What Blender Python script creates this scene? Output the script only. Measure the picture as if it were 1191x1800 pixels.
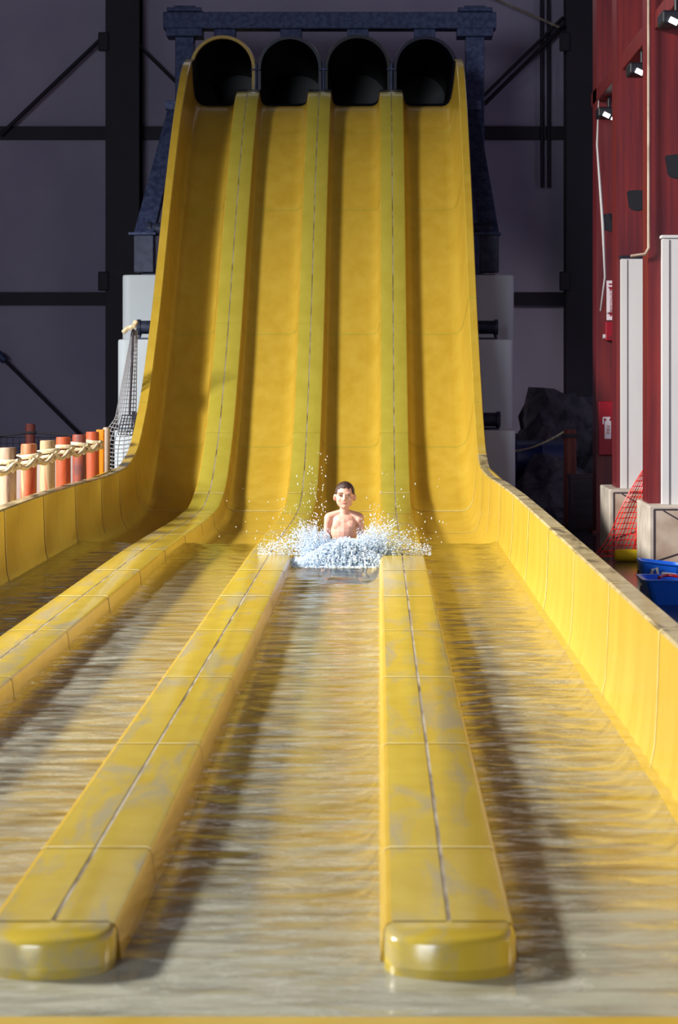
import bpy, bmesh, math, random
import numpy as np
from mathutils import Vector, Matrix, noise as mnoise

random.seed(7); rng = np.random.default_rng(7)
for o in list(bpy.data.objects): bpy.data.objects.remove(o)
scene = bpy.context.scene
C = scene.collection

# ------------------------------------------------------------------ camera
EYE = 1.47                                   # eye height above the water (water lies at z = 0)
cd = bpy.data.cameras.new('camera'); cam = bpy.data.objects.new('camera', cd); C.objects.link(cam)
cam.location = (0, 0, EYE); cam.rotation_euler = (math.pi/2, 0, 0)
cd.sensor_fit = 'VERTICAL'; cd.sensor_height = 36; cd.sensor_width = 24
cd.lens = 70.0
cd.shift_x = -69.5/1800; cd.shift_y = -250/1800
cd.clip_start = 0.05; cd.clip_end = 200
cd.dof.use_dof = True; cd.dof.focus_distance = 15.2; cd.dof.aperture_fstop = 5.0
scene.camera = cam

# ------------------------------------------------------------------ world, lights, exposure
w = bpy.data.worlds.new('world'); scene.world = w; w.use_nodes = True
bg = w.node_tree.nodes['Background']; bg.inputs[0].default_value = (0.30, 0.34, 0.62, 1); bg.inputs[1].default_value = 0.05

def area(name, loc, target, sx, sy, power, col):
    d = bpy.data.lights.new(name, 'AREA'); d.shape = 'RECTANGLE'; d.size = sx; d.size_y = sy
    d.energy = power; d.color = col
    o = bpy.data.objects.new(name, d); C.objects.link(o); o.location = loc
    o.rotation_euler = (Vector(target)-Vector(loc)).to_track_quat('-Z', 'Y').to_euler()
    return o
# daylight through the high windows of the left wall
key = area('window_daylight', (-15.6, 10.0, 9.6), (0.0, 14.0, -3.0), 4.4, 2.0, 4600, (1.0, 0.97, 0.92))
key.data.spread = math.radians(93)
# unseen fill light added behind the camera to brighten front-facing surfaces
area('front_fill', (-6.5, -7.5, 4.5), (0.0, 20.0, 1.0), 5.0, 4.0, 1700, (0.85, 0.92, 1.0))

vs = scene.view_settings
vs.view_transform = 'Standard'; vs.look = 'None'; vs.gamma = 1.0; vs.use_curve_mapping = False; vs.exposure = -0.35

# ------------------------------------------------------------------ helpers
def lin(c):
    r = []
    for v in c:
        v = v/255.0
        r.append(v/12.92 if v <= 0.04045 else ((v+0.055)/1.055)**2.4)
    return (r[0], r[1], r[2], 1.0)

def newmat(name):
    m = bpy.data.materials.new(name); m.use_nodes = True
    return m, m.node_tree.nodes, m.node_tree.links, m.node_tree.nodes['Principled BSDF']

def mat_plain(name, col, rough=0.5, metal=0.0, col2=None, scale=(6, 6, 6), lo=0.4, hi=0.65, bump=0.0, bscale=60, coat=0.0, detail=4):
    """base colour broken up by a noise towards a second colour, optional fine bump"""
    m, n, l, b = newmat(name)
    b.inputs['Roughness'].default_value = rough; b.inputs['Metallic'].default_value = metal
    b.inputs['Base Color'].default_value = lin(col)
    if coat: b.inputs['Coat Weight'].default_value = coat; b.inputs['Coat Roughness'].default_value = 0.08
    tc = n.new('ShaderNodeTexCoord')
    if col2 is not None:
        mp = n.new('ShaderNodeMapping'); mp.inputs['Scale'].default_value = scale
        l.new(tc.outputs['Object'], mp.inputs['Vector'])
        nz = n.new('ShaderNodeTexNoise'); nz.inputs['Scale'].default_value = 1.0; nz.inputs['Detail'].default_value = detail
        l.new(mp.outputs['Vector'], nz.inputs['Vector'])
        rp = n.new('ShaderNodeValToRGB')
        rp.color_ramp.elements[0].position = lo; rp.color_ramp.elements[0].color = lin(col)
        rp.color_ramp.elements[1].position = hi; rp.color_ramp.elements[1].color = lin(col2)
        l.new(nz.outputs['Fac'], rp.inputs['Fac']); l.new(rp.outputs['Color'], b.inputs['Base Color'])
    if bump:
        nb = n.new('ShaderNodeTexNoise'); nb.inputs['Scale'].default_value = bscale; nb.inputs['Detail'].default_value = 3
        l.new(tc.outputs['Object'], nb.inputs['Vector'])
        bp = n.new('ShaderNodeBump'); bp.inputs['Strength'].default_value = bump; bp.inputs['Distance'].default_value = 0.01
        l.new(nb.outputs['Fac'], bp.inputs['Height']); l.new(bp.outputs['Normal'], b.inputs['Normal'])
    return m

def mobj(name, verts, faces, mats, parent=None, smooth=False, midx=None):
    me = bpy.data.meshes.new(name); me.from_pydata([tuple(v) for v in verts], [], faces)
    if not isinstance(mats, (list, tuple)): mats = [mats]
    for m in mats: me.materials.append(m)
    if midx is not None: me.polygons.foreach_set('material_index', midx)
    if smooth: me.polygons.foreach_set('use_smooth', [True]*len(me.polygons))
    me.update()
    if smooth: me.set_sharp_from_angle(angle=math.radians(30))
    o = bpy.data.objects.new(name, me); C.objects.link(o)
    if parent is not None: o.parent = parent
    return o

def bobj(name, bm, mats, parent=None, smooth=False):
    me = bpy.data.meshes.new(name); bmesh.ops.recalc_face_normals(bm, faces=bm.faces[:]); bm.to_mesh(me); bm.free()
    if not isinstance(mats, (list, tuple)): mats = [mats]
    for m in mats: me.materials.append(m)
    if smooth:
        me.polygons.foreach_set('use_smooth', [True]*len(me.polygons)); me.set_sharp_from_angle(angle=math.radians(50))
    o = bpy.data.objects.new(name, me); C.objects.link(o)
    if parent is not None: o.parent = parent
    return o

def thing(name, label, cat, group=None, loc=(0, 0, 0)):
    o = bpy.data.objects.new(name, None); o.empty_display_size = 0.1; C.objects.link(o); o.location = loc
    return tag(o, label, cat, group)
def tag(o, label, cat, group=None):
    o['label'] = label; o['category'] = cat
    if group: o['group'] = group
    return o
def struct(o): o['kind'] = 'structure'; return o

def abox(bm, x0, x1, y0, y1, z0, z1, bev=0.0):
    r = bmesh.ops.create_cube(bm, size=1.0)
    vs_ = r['verts']
    for v in vs_:
        v.co = Vector(((x0+x1)/2+v.co.x*(x1-x0), (y0+y1)/2+v.co.y*(y1-y0), (z0+z1)/2+v.co.z*(z1-z0)))
    if bev:
        es = list({e for v in vs_ for e in v.link_edges})
        bmesh.ops.bevel(bm, geom=es, offset=bev, segments=2, affect='EDGES', profile=0.5)
def box(name, x0, x1, y0, y1, z0, z1, mats, parent=None, bev=0.0):
    bm = bmesh.new(); abox(bm, x0, x1, y0, y1, z0, z1, bev); return bobj(name, bm, mats, parent)

def frame_of(d):
    d = Vector(d).normalized(); up = Vector((0, 0, 1)) if abs(d.z) < 0.95 else Vector((0, 1, 0))
    a = d.cross(up).normalized(); b = a.cross(d).normalized(); return a, b
def atube(bm, pts, rad, seg=10, lobes=0, pitch=0.08, cap=True):
    """tube along points; lobes>0 gives a laid rope"""
    pts = [Vector(p) for p in pts]; rings = []; s = 0; a = None
    for i, p in enumerate(pts):
        d = (pts[min(i+1, len(pts)-1)]-pts[max(i-1, 0)])
        if i: s += (p-pts[i-1]).length
        if a is None: a, b = frame_of(d)
        else:
            dn = d.normalized(); a = (a-dn*a.dot(dn)).normalized(); b = a.cross(dn) * -1
            b = dn.cross(a) * -1
        r = rad[i] if isinstance(rad, (list, tuple)) else rad
        ring = []
        for k in range(seg):
            t = 2*math.pi*k/seg; rr = r
            if lobes: rr = r*(0.84+0.16*abs(math.cos(lobes*0.5*(t+2*math.pi*s/pitch))))
            ring.append(bm.verts.new(p+a*math.cos(t)*rr+b*math.sin(t)*rr))
        rings.append(ring)
    for r0, r1 in zip(rings, rings[1:]):
        for k in range(seg): bm.faces.new((r0[k], r0[(k+1) % seg], r1[(k+1) % seg], r1[k]))
    if cap: bm.faces.new(rings[0][::-1]); bm.faces.new(rings[-1])
def tube(name, pts, rad, mat, parent=None, seg=10, lobes=0, pitch=0.08):
    bm = bmesh.new(); atube(bm, pts, rad, seg, lobes, pitch); return bobj(name, bm, mat, parent, smooth=True)

def alathe(bm, prof, cx=0, cy=0, seg=20, wob=0.0, ph=0.0):
    rings = []
    for r, z in prof:
        rings.append([bm.verts.new((cx+r*(1+wob*math.sin(3*t+ph+z*4))*math.cos(t), cy+r*(1+wob*math.sin(3*t+ph+z*4))*math.sin(t), z))
                      for t in [2*math.pi*k/seg for k in range(seg)]])
    for a, b in zip(rings, rings[1:]):
        for k in range(seg): bm.faces.new((a[k], a[(k+1) % seg], b[(k+1) % seg], b[k]))
    bm.faces.new(rings[0][::-1]); bm.faces.new(rings[-1])

def aellip(bm, c, r, rot=None, seg=16, rings=10):
    res = bmesh.ops.create_uvsphere(bm, u_segments=seg, v_segments=rings, radius=1.0)
    for v in res['verts']:
        p = Vector((v.co.x*r[0], v.co.y*r[1], v.co.z*r[2]))
        if rot: p = rot @ p
        v.co = p+Vector(c)
def acaps(bm, a, b, ra, rb, seg=14):
    a = Vector(a); b = Vector(b); d = (b-a).normalized(); pts = []; rad = []
    for k in range(4):
        t = math.pi/2*(k+0.35)/4; pts.append(a-d*ra*math.cos(t)); rad.append(ra*math.sin(t))
    for k in range(0, 7):
        f = k/6; pts.append(a.lerp(b, f)); rad.append(ra+(rb-ra)*f)
    for k in range(3, -1, -1):
        t = math.pi/2*(k+0.35)/4; pts.append(b+d*rb*math.cos(t)); rad.append(rb*math.sin(t))
    atube(bm, pts, rad, seg)

def text_mesh(name, body, size, mat, parent, loc, rot, ext=0.001):
    cu = bpy.data.curves.new(name, 'FONT'); cu.body = body; cu.size = size; cu.align_x = 'CENTER'; cu.align_y = 'CENTER'; cu.extrude = ext
    to = bpy.data.objects.new(name+'_tmp', cu); C.objects.link(to)
    dg = bpy.context.evaluated_depsgraph_get(); me = bpy.data.meshes.new_from_object(to.evaluated_get(dg))
    bpy.data.objects.remove(to); me.name = name
    me.materials.clear(); me.materials.append(mat)
    o = bpy.data.objects.new(name, me); C.objects.link(o); o.location = loc; o.rotation_euler = rot
    if parent: o.parent = parent
    return o

def apply_mods(o):
    dg = bpy.context.evaluated_depsgraph_get(); me = bpy.data.meshes.new_from_object(o.evaluated_get(dg))
    o.modifiers.clear(); o.data = me; return o

# ------------------------------------------------------------------ materials
def mat_gel(name, c1, c2, worn=None, streak=(5, 5, 1.2), rough=0.28, wscale=(2.2, 1.0, 2.2), wlo=0.50, whi=0.62, wmax=0.9):
    m, n, l, b = newmat(name)
    tc = n.new('ShaderNodeTexCoord')
    mp = n.new('ShaderNodeMapping'); mp.inputs['Scale'].default_value = streak; l.new(tc.outputs['Object'], mp.inputs['Vector'])
    nz = n.new('ShaderNodeTexNoise'); nz.inputs['Scale'].default_value = 1.0; nz.inputs['Detail'].default_value = 6; nz.inputs['Roughness'].default_value = 0.6
    l.new(mp.outputs['Vector'], nz.inputs['Vector'])
    rp = n.new('ShaderNodeValToRGB'); rp.color_ramp.elements[0].position = 0.35; rp.color_ramp.elements[1].position = 0.68
    rp.color_ramp.elements[0].color = lin(c1); rp.color_ramp.elements[1].color = lin(c2); l.new(nz.outputs['Fac'], rp.inputs['Fac'])
    out = rp.outputs['Color']
    if worn:
        m2 = n.new('ShaderNodeMapping'); m2.inputs['Scale'].default_value = wscale; l.new(tc.outputs['Object'], m2.inputs['Vector'])
        n2 = n.new('ShaderNodeTexNoise'); n2.inputs['Scale'].default_value = 1.0; n2.inputs['Detail'].default_value = 9; n2.inputs['Roughness'].default_value = 0.62
        n2.inputs['Distortion'].default_value = 0.6
        l.new(m2.outputs['Vector'], n2.inputs['Vector'])
        r2 = n.new('ShaderNodeMapRange'); r2.inputs['From Min'].default_value = wlo; r2.inputs['From Max'].default_value = whi; r2.inputs['To Max'].default_value = wmax
        l.new(n2.outputs['Fac'], r2.inputs['Value'])
        mx = n.new('ShaderNodeMixRGB'); mx.inputs[2].default_value = lin(worn); l.new(out, mx.inputs[1]); l.new(r2.outputs['Result'], mx.inputs[0])
        out = mx.outputs[0]
    l.new(out, b.inputs['Base Color'])
    b.inputs['Roughness'].default_value = rough
    b.inputs['Coat Weight'].default_value = 0.25; b.inputs['Coat Roughness'].default_value = 0.12
    nb = n.new('ShaderNodeTexNoise'); nb.inputs['Scale'].default_value = 7; nb.inputs['Detail'].default_value = 3
    l.new(tc.outputs['Object'], nb.inputs['Vector'])
    bp = n.new('ShaderNodeBump'); bp.inputs['Strength'].default_value = 0.10; bp.inputs['Distance'].default_value = 0.02
    l.new(nb.outputs['Fac'], bp.inputs['Height']); l.new(bp.outputs['Normal'], b.inputs['Normal'])
    return m

M = {}
M['gel'] = mat_gel('yellow_gelcoat', (192, 157, 50), (202, 170, 64))
M['flange'] = mat_gel('yellow_flange_gelcoat', (176, 162, 58), (186, 172, 68))
M['flange_worn'] = mat_gel('worn_wet_yellow_flange', (180, 154, 50), (190, 166, 62), worn=(160, 148, 112), wscale=(5.5, 1.3, 5), rough=0.22)
M['rim_sheen'] = mat_gel('wet_sheen_rim', (150, 132, 92), (188, 172, 128), worn=(96, 82, 58), wscale=(9, 2.5, 9), rough=0.4)  # grey-tan colour stands in for reflections on the wet rim
M['bead'] = mat_plain('pale_joint_sealant_and_glint', (222, 206, 146), 0.4, col2=(196, 172, 92), scale=(9, 9, 9))  # sealant; its bright ivory also stands in for glints on the joint lips
M['seam'] = mat_plain('grey_seam_sealant', (168, 158, 140), 0.5, col2=(104, 88, 68), scale=(6, 4, 6))
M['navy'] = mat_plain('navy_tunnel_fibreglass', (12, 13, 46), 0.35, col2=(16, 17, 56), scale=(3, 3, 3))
M['tunnel_black_shade'] = mat_plain('black_tunnel_fibreglass_and_shade', (10, 10, 24), 0.4)  # black of the third hood, also used to paint shade in the tunnels
M['galv'] = mat_plain('galvanised_steel', (48, 58, 96), 0.55, 0.35, col2=(70, 82, 120), scale=(14, 14, 14), lo=0.4, hi=0.6, bump=0.1)
M['darksteel'] = mat_plain('dark_painted_steel', (18, 9, 32), 0.6, col2=(24, 13, 40), scale=(3, 3, 3))
M['blackpipe'] = mat_plain('black_pipe_steel', (46, 52, 74), 0.45, 0.3, col2=(60, 66, 90), scale=(9, 9, 9))
M['wall'] = mat_plain('dim_wall_panel', (176, 168, 194), 0.85, col2=(164, 156, 184), scale=(0.7, 0.7, 0.5), bump=0.05, bscale=40)
M['ceil'] = mat_plain('ceiling_lining', (74, 72, 84), 0.9)
M['floor'] = mat_plain('wet_deck', (52, 46, 62), 0.16, col2=(40, 34, 46), scale=(2, 2, 2), bump=0.04, bscale=12)
M['pier'] = mat_plain('white_pier_paint', (204, 214, 222), 0.6, col2=(196, 206, 214), scale=(2, 2, 1), bump=0.03)
M['white'] = mat_plain('white_cladding', (206, 204, 202), 0.5, col2=(198, 196, 196), scale=(2, 2, 0.6))
M['redsteel'] = mat_plain('red_painted_column', (116, 30, 30), 0.45, col2=(84, 20, 30), scale=(16, 16, 0.8), lo=0.35, hi=0.65)
M['redbox'] = mat_plain('red_enamel', (150, 12, 34), 0.35)
M['signwhite'] = mat_plain('sign_white', (226, 214, 220), 0.5)
M['signred'] = mat_plain('sign_red', (150, 20, 40), 0.5)
M['black'] = mat_plain('black_plastic', (16, 16, 26), 0.5)
M['ply'] = mat_plain('grey_base_panel', (186, 168, 150), 0.6, col2=(160, 138, 120), scale=(4, 4, 4), bump=0.05)
M['plyedge'] = mat_plain('base_edge', (196, 186, 172), 0.6, col2=(172, 160, 146), scale=(5, 5, 5))
M['joint'] = mat_plain('dark_joint', (54, 44, 56), 0.8)
M['rock'] = mat_plain('artificial_rock', (92, 88, 100), 0.85, col2=(56, 52, 66), scale=(5, 5, 5), bump=0.6, bscale=14)
M['redpost'] = mat_plain('red_brown_post', (126, 58, 50), 0.7, col2=(88, 34, 34), scale=(14, 14, 1.2))
M['rope'] = mat_plain('pale_rope', (222, 208, 176), 0.85, col2=(186, 166, 128), scale=(30, 30, 30), bump=0.3, bscale=160)
M['darkrope'] = mat_plain('dark_rope', (60, 56, 66), 0.85)
M['netgrey'] = mat_plain('pale_net_cord', (158, 156, 160), 0.8)
M['netdark'] = mat_plain('dark_net_cord', (46, 46, 60), 0.8)
M['orangenet'] = mat_plain('orange_red_plastic_mesh', (232, 44, 38), 0.45)
M['blue'] = mat_plain('blue_plastic', (24, 104, 226), 0.35)
M['bluedark'] = mat_plain('dark_blue_barrel', (24, 40, 92), 0.4)
M['yellowfoam'] = mat_plain('yellow_foam', (240, 206, 10), 0.7, bump=0.4, bscale=70)
M['crate'] = mat_plain('dark_wood_crate', (66, 52, 66), 0.7, col2=(50, 38, 52), scale=(3, 3, 12))
M['board'] = mat_plain('white_backing_board', (196, 190, 186), 0.6, col2=(176, 170, 166), scale=(3, 3, 1))
M['lampglow'], n_, l_, b_ = newmat('lamp_tube_glow')
b_.inputs['Emission Color'].default_value = (0.92, 0.97, 1.0, 1); b_.inputs['Emission Strength'].default_value = 5.0
def mat_log(name, a, b, c, seed):
    m, n, l, bs = newmat(name)
    tc = n.new('ShaderNodeTexCoord'); mp = n.new('ShaderNodeMapping'); mp.inputs['Scale'].default_value = (9, 9, 1.7); mp.inputs['Location'].default_value = (seed*3.1, seed*1.7, seed)
    l.new(tc.outputs['Object'], mp.inputs['Vector'])
    nz = n.new('ShaderNodeTexNoise'); nz.inputs['Scale'].default_value = 1.0; nz.inputs['Detail'].default_value = 7; nz.inputs['Distortion'].default_value = 0.8
    l.new(mp.outputs['Vector'], nz.inputs['Vector'])
    rp = n.new('ShaderNodeValToRGB'); e = rp.color_ramp.elements
    e[0].position = 0.36; e[0].color = lin(a); e[1].position = 0.66; e[1].color = lin(c)
    k = e.new(0.5); k.color = lin(b)
    l.new(nz.outputs['Fac'], rp.inputs['Fac']); l.new(rp.outputs['Color'], bs.inputs['Base Color'])
    bs.inputs['Roughness'].default_value = 0.6
    bp = n.new('ShaderNodeBump'); bp.inputs['Strength'].default_value = 0.35; bp.inputs['Distance'].default_value = 0.01
    l.new(nz.outputs['Fac'], bp.inputs['Height']); l.new(bp.outputs['Normal'], bs.inputs['Normal'])
    return m

# water: clear sheet, Fresnel gloss, fine ripples on top of the modelled waves
m = bpy.data.materials.new('clear_rippled_water'); m.use_nodes = True; M['water'] = m
n = m.node_tree.nodes; l = m.node_tree.links; n.clear()
out = n.new('ShaderNodeOutputMaterial'); mix = n.new('ShaderNodeMixShader'); tr = n.new('ShaderNodeBsdfTransparent'); gl = n.new('ShaderNodeBsdfGlossy')
tr.inputs['Color'].default_value = (0.93, 0.93, 0.88, 1); gl.inputs['Roughness'].default_value = 0.06
fr = n.new('ShaderNodeLayerWeight'); fr.inputs['Blend'].default_value = 0.5      # Schlick reflectance from the facing angle
pw = n.new('ShaderNodeMath'); pw.operation = 'POWER'; pw.inputs[1].default_value = 5.0; l.new(fr.outputs['Facing'], pw.inputs[0])
sc = n.new('ShaderNodeMath'); sc.operation = 'MULTIPLY_ADD'; sc.inputs[1].default_value = 0.80; sc.inputs[2].default_value = 0.02; l.new(pw.outputs[0], sc.inputs[0])
tc = n.new('ShaderNodeTexCoord'); mp = n.new('ShaderNodeMapping'); mp.inputs['Scale'].default_value = (9, 22, 1); l.new(tc.outputs['Object'], mp.inputs['Vector'])
nz = n.new('ShaderNodeTexNoise'); nz.inputs['Scale'].default_value = 1.0; nz.inputs['Detail'].default_value = 3; l.new(mp.outputs['Vector'], nz.inputs['Vector'])
bp = n.new('ShaderNodeBump'); bp.inputs['Strength'].default_value = 0.25; bp.inputs['Distance'].default_value = 0.012; l.new(nz.outputs['Fac'], bp.inputs['Height'])
for s_ in (gl, fr): l.new(bp.outputs['Normal'], s_.inputs['Normal'])
l.new(sc.outputs[0], mix.inputs[0]); l.new(gl.outputs[0], mix.inputs[2]); l.new(tr.outputs[0], mix.inputs[1]); l.new(mix.outputs[0], out.inputs['Surface'])

# cloud of fine bubbles carried below the surface, drawn out into streaks across the lanes
m = bpy.data.materials.new('bubble_cloud'); m.use_nodes = True; M['bubbles'] = m
n = m.node_tree.nodes; l = m.node_tree.links; n.clear()
out = n.new('ShaderNodeOutputMaterial'); tr = n.new('ShaderNodeBsdfTransparent')
df = n.new('ShaderNodeBsdfDiffuse'); df.inputs['Color'].default_value = (0.47, 0.46, 0.40, 1)
tc = n.new('ShaderNodeTexCoord')
m3 = n.new('ShaderNodeMapping'); m3.inputs['Scale'].default_value = (2.4, 12, 1); l.new(tc.outputs['Object'], m3.inputs['Vector'])
n3 = n.new('ShaderNodeTexNoise'); n3.inputs['Scale'].default_value = 1.0; n3.inputs['Detail'].default_value = 6; n3.inputs['Roughness'].default_value = 0.65; n3.inputs['Distortion'].default_value = 0.5; l.new(m3.outputs['Vector'], n3.inputs['Vector'])
r3 = n.new('ShaderNodeMapRange'); r3.inputs['From Min'].default_value = 0.36; r3.inputs['From Max'].default_value = 0.66; r3.inputs['To Min'].default_value = 0.03; r3.inputs['To Max'].default_value = 0.68; l.new(n3.outputs['Fac'], r3.inputs['Value'])
sx_ = n.new('ShaderNodeSeparateXYZ'); l.new(tc.outputs['Object'], sx_.inputs[0])
ry = n.new('ShaderNodeMapRange'); ry.inputs['From Min'].default_value = 5.9; ry.inputs['From Max'].default_value = 4.8; ry.inputs['To Min'].default_value = 0.0; ry.inputs['To Max'].default_value = 0.55; l.new(sx_.outputs['Y'], ry.inputs['Value'])
rf = n.new('ShaderNodeMapRange'); rf.inputs['From Min'].default_value = 16.8; rf.inputs['From Max'].default_value = 10.5; l.new(sx_.outputs['Y'], rf.inputs['Value'])
mu = n.new('ShaderNodeMath'); mu.operation = 'MULTIPLY'; l.new(r3.outputs[0], mu.inputs[0]); l.new(rf.outputs[0], mu.inputs[1])
ad = n.new('ShaderNodeMath'); ad.operation = 'ADD'; ad.use_clamp = True; l.new(mu.outputs[0], ad.inputs[0]); l.new(ry.outputs[0], ad.inputs[1])
mt = n.new('ShaderNodeMixShader'); l.new(ad.outputs[0], mt.inputs[0]); l.new(tr.outputs[0], mt.inputs[1]); l.new(df.outputs[0], mt.inputs[2])
l.new(mt.outputs[0], out.inputs['Surface'])

m, n, l, b = newmat('white_splash_water'); M['splash'] = m
b.inputs['Base Color'].default_value = (0.80, 0.89, 0.98, 1); b.inputs['Roughness'].default_value = 0.2
tl = n.new('ShaderNodeBsdfTranslucent'); tl.inputs['Color'].default_value = (0.82, 0.90, 0.98, 1); tp = n.new('ShaderNodeBsdfTransparent')
ma = n.new('ShaderNodeMixShader'); ma.inputs[0].default_value = 0.5; mb = n.new('ShaderNodeMixShader'); mb.inputs[0].default_value = 0.22
l.new(b.outputs[0], ma.inputs[1]); l.new(tl.outputs[0], ma.inputs[2]); l.new(ma.outputs[0], mb.inputs[1]); l.new(tp.outputs[0], mb.inputs[2])
l.new(mb.outputs[0], n['Material Output'].inputs['Surface'])
m, n, l, b = newmat('clear_droplet'); M['drop'] = m
b.inputs['Base Color'].default_value = (0.90, 0.94, 0.97, 1); b.inputs['Roughness'].default_value = 0.12; b.inputs['Transmission Weight'].default_value = 0.5; b.inputs['IOR'].default_value = 1.2

# ------------------------------------------------------------------ hall shell
DECK = -0.55
o = box('floor', -16.2, 9, -9, 35, DECK-0.2, DECK, M['floor']); struct(o)
wb = box('wall_back', -16.2, 9, 34.0, 34.2, DECK, 11.0, M['wall']); struct(wb)
wr = box('wall_right', 8.0, 8.2, -9, 34.0, DECK, 11.0, M['wall']); struct(wr)
o = box('ceiling', -16.2, 9, -9, 34.2, 11.0, 11.2, M['ceil']); struct(o)
# left wall with a high window
bm = bmesh.new(); abox(bm, -16.2, -16.0, -9, 34, DECK, 8.3); abox(bm, -16.2, -16.0, -9, 34, 10.8, 11.0)
abox(bm, -16.2, -16.0, 12.6, 34, 8.3, 10.8); abox(bm, -16.2, -16.0, -9, 7.4, 8.3, 10.8)
wl = bobj('wall_left', bm, M['wall']); struct(wl)
bm = bmesh.new()
for y in np.linspace(7.4, 12.5, 4): abox(bm, -16.15, -16.05, y, y+0.1, 8.3, 10.8)
abox(bm, -16.15, -16.05, 7.4, 12.6, 8.3, 8.4); abox(bm, -16.15, -16.05, 7.4, 12.6, 10.7, 10.8)
struct(bobj('window_1', bm, M['white']))
# glowing panels added so that the near water reflects grey
M['water_glow'], n_, l_, b_ = newmat('added_reflection_glow')
b_.inputs['Emission Color'].default_value = (0.95, 0.97, 0.94, 1); b_.inputs['Emission Strength'].default_value = 0.9
for i in range(6):      # unseen added glow panels high on the back wall, above the picture
    x = -7.6+2.6*i
    k_ = box('window_%d' % (2+i), x-1.1, x+1.1, 33.93, 33.99, 8.1, 10.6, M['water_glow'], None, .01); struct(k_)

# girts, rods and cables fixed to the back wall
for z in (5.5, 2.68):
    box('girt', -16.0, 8.0, 33.84, 34.0, z-0.11, z+0.11, M['darksteel'], wb)
def rod(p, q, r=0.03): return tube('brace_rod', [p, q], r, M['darksteel'], wb, 8)
YR = 33.7
def px(x, y, Y): return ((x-665)*Y/3500, Y, EYE+(650-y)*Y/3500)      # used only to note down measured positions
rod(px(0, 238, YR), px(180, 66, YR), 0.035); rod(px(244, 80, YR), px(312, 147, YR)); rod(px(-30, 595, YR), px(146, 770, YR))
rod(px(846, 172, YR), px(990, 30, YR)); rod(px(850, 184, YR), px(992, 44, YR), 0.035)
tube('turnbuckle', [px(-4, 621, YR-0.05), px(9, 634, YR-0.05)], 0.07, M['galv'], wb, 8)
tube('cable', [px(850, -10, YR-0.3), px(920, 20, YR-0.3), px(982, 48, YR-0.3)], 0.02, M['seam'], wb, 6)
for x in (951, 963): tube('conduit', [px(x, -40, YR+0.1), px(x+1, 330, YR+0.1)], 0.03, M['darksteel'], wb, 6)

def steel_column(x0, x1, label):
    t = thing('steel_column', label, 'column', 'dark columns on the back wall', ((x0+x1)/2, 33.5, DECK))
    wx = (x1-x0)/2
    box('flange', -wx, wx, -0.24, -0.20, 0, 11.5, M['darksteel'], t)
    box('web', -0.02, 0.02, -0.20, 0.30, 0, 11.5, M['darksteel'], t)
    box('back_flange', -wx, wx, 0.30, 0.34, 0, 11.5, M['darksteel'], t)
    for z in (3.5, 7.5):
        box('gusset_plate', -wx-0.12, -wx+0.06, -0.27, -0.20, z-0.16, z+0.16, M['darksteel'], t, 0.02)
    return t
steel_column(-4.56, -4.0, 'dark steel column on the wall left of the slide')
steel_column(3.14, 3.72, 'dark steel column behind the rocks, right of the slide')

# ------------------------------------------------------------------ water slide
KY = np.array([4.0, 12.0, 15.0, 17.2, 19.4, 20.5, 21.5, 22.6, 23.8, 25.5, 26.9, 27.8, 28.5, 34.5])
KZ = np.array([.078, .078, .076, .055, .025, .035, .165, .66, 1.64, 3.48, 4.78, 5.34, 5.47, 5.50])
h_ = np.diff(KY); dl_ = np.diff(KZ)/h_; sl_ = np.zeros(len(KY))
for i in range(1, len(KY)-1):
    if dl_[i-1]*dl_[i] > 0:
        w1 = 2*h_[i]+h_[i-1]; w2 = h_[i]+2*h_[i-1]; sl_[i] = (w1+w2)/(w1/dl_[i-1]+w2/dl_[i])
def prof_z(y):
    i = int(np.clip(np.searchsorted(KY, y)-1, 0, len(KY)-2)); t = (y-KY[i])/h_[i]
    return ((2*t**3-3*t**2+1)*KZ[i]+(t**3-2*t**2+t)*h_[i]*sl_[i]+(-2*t**3+3*t**2)*KZ[i+1]+(t**3-t**2)*h_[i]*sl_[i+1])
def frame(y):
    e = 0.18
    dz = (prof_z(y+e)-prof_z(y-e))/(2*e); L = math.hypot(1, dz)
    return prof_z(y), -dz/L, 1/L            # z, normal (y, z)
SEAMS = [-1.822, -0.822, 0.178]
# cross sections: (x, height above flange plane, material) material applies to the face towards the next point; 0 gel 1 flange 2 rim
def half_l(c):   # flange right of seam c then wall down into the lane on its right
    return [(c+.006, -.03, 1), (c+.006, 0, 1), (c+.145, 0, 1), (c+.158, -.005, 0), (c+.165, -.02, 0), (c+.176, -.11, 0), (c+.19, -.15, 0), (c+.215, -.178, 0), (c+.26, -.197, 0), (c+.31, -.2, 0)]
def half_r(c):
    q = [(2*c-a, b) for a, b, _ in half_l(c)][::-1]
    mm = [0]*7+[1, 1, 1]
    return [(a, b, k) for (a, b), k in zip(q, mm)]
def flare(y): return 0.03*min(max((y-20)/3, 0), 1)
def lane_profile(k, y):
    if k == 0:
        return [(-2.70, .35, 2), (-2.705, .415, 2), (-2.70, .425, 2), (-2.61, .425, 2), (-2.60, .415, 0), (-2.596, .3, 0), (-2.59, .12, 0), (-2.58, -.02, 0), (-2.56, -.09, 0), (-2.53, -.145, 0), (-2.48, -.185, 0), (-2.40, -.2, 0)] + half_r(SEAMS[0])
    if k == 3:
        f = flare(y)
        return half_l(SEAMS[2]) + [(.88, -.2, 0), (.94, -.187, 0), (.985, -.15, 0), (1.012, -.09, 0), (1.028, -.01, 0), (1.036+f*.4, .12, 0), (1.042+f*.8, .3, 0), (1.046+f, .415, 2), (1.055+f, .425, 2), (1.14+f, .425, 2), (1.147+f, .415, 2), (1.145+f, .33, 2)]
    return half_l(SEAMS[k-1]) + half_r(SEAMS[k])
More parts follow.
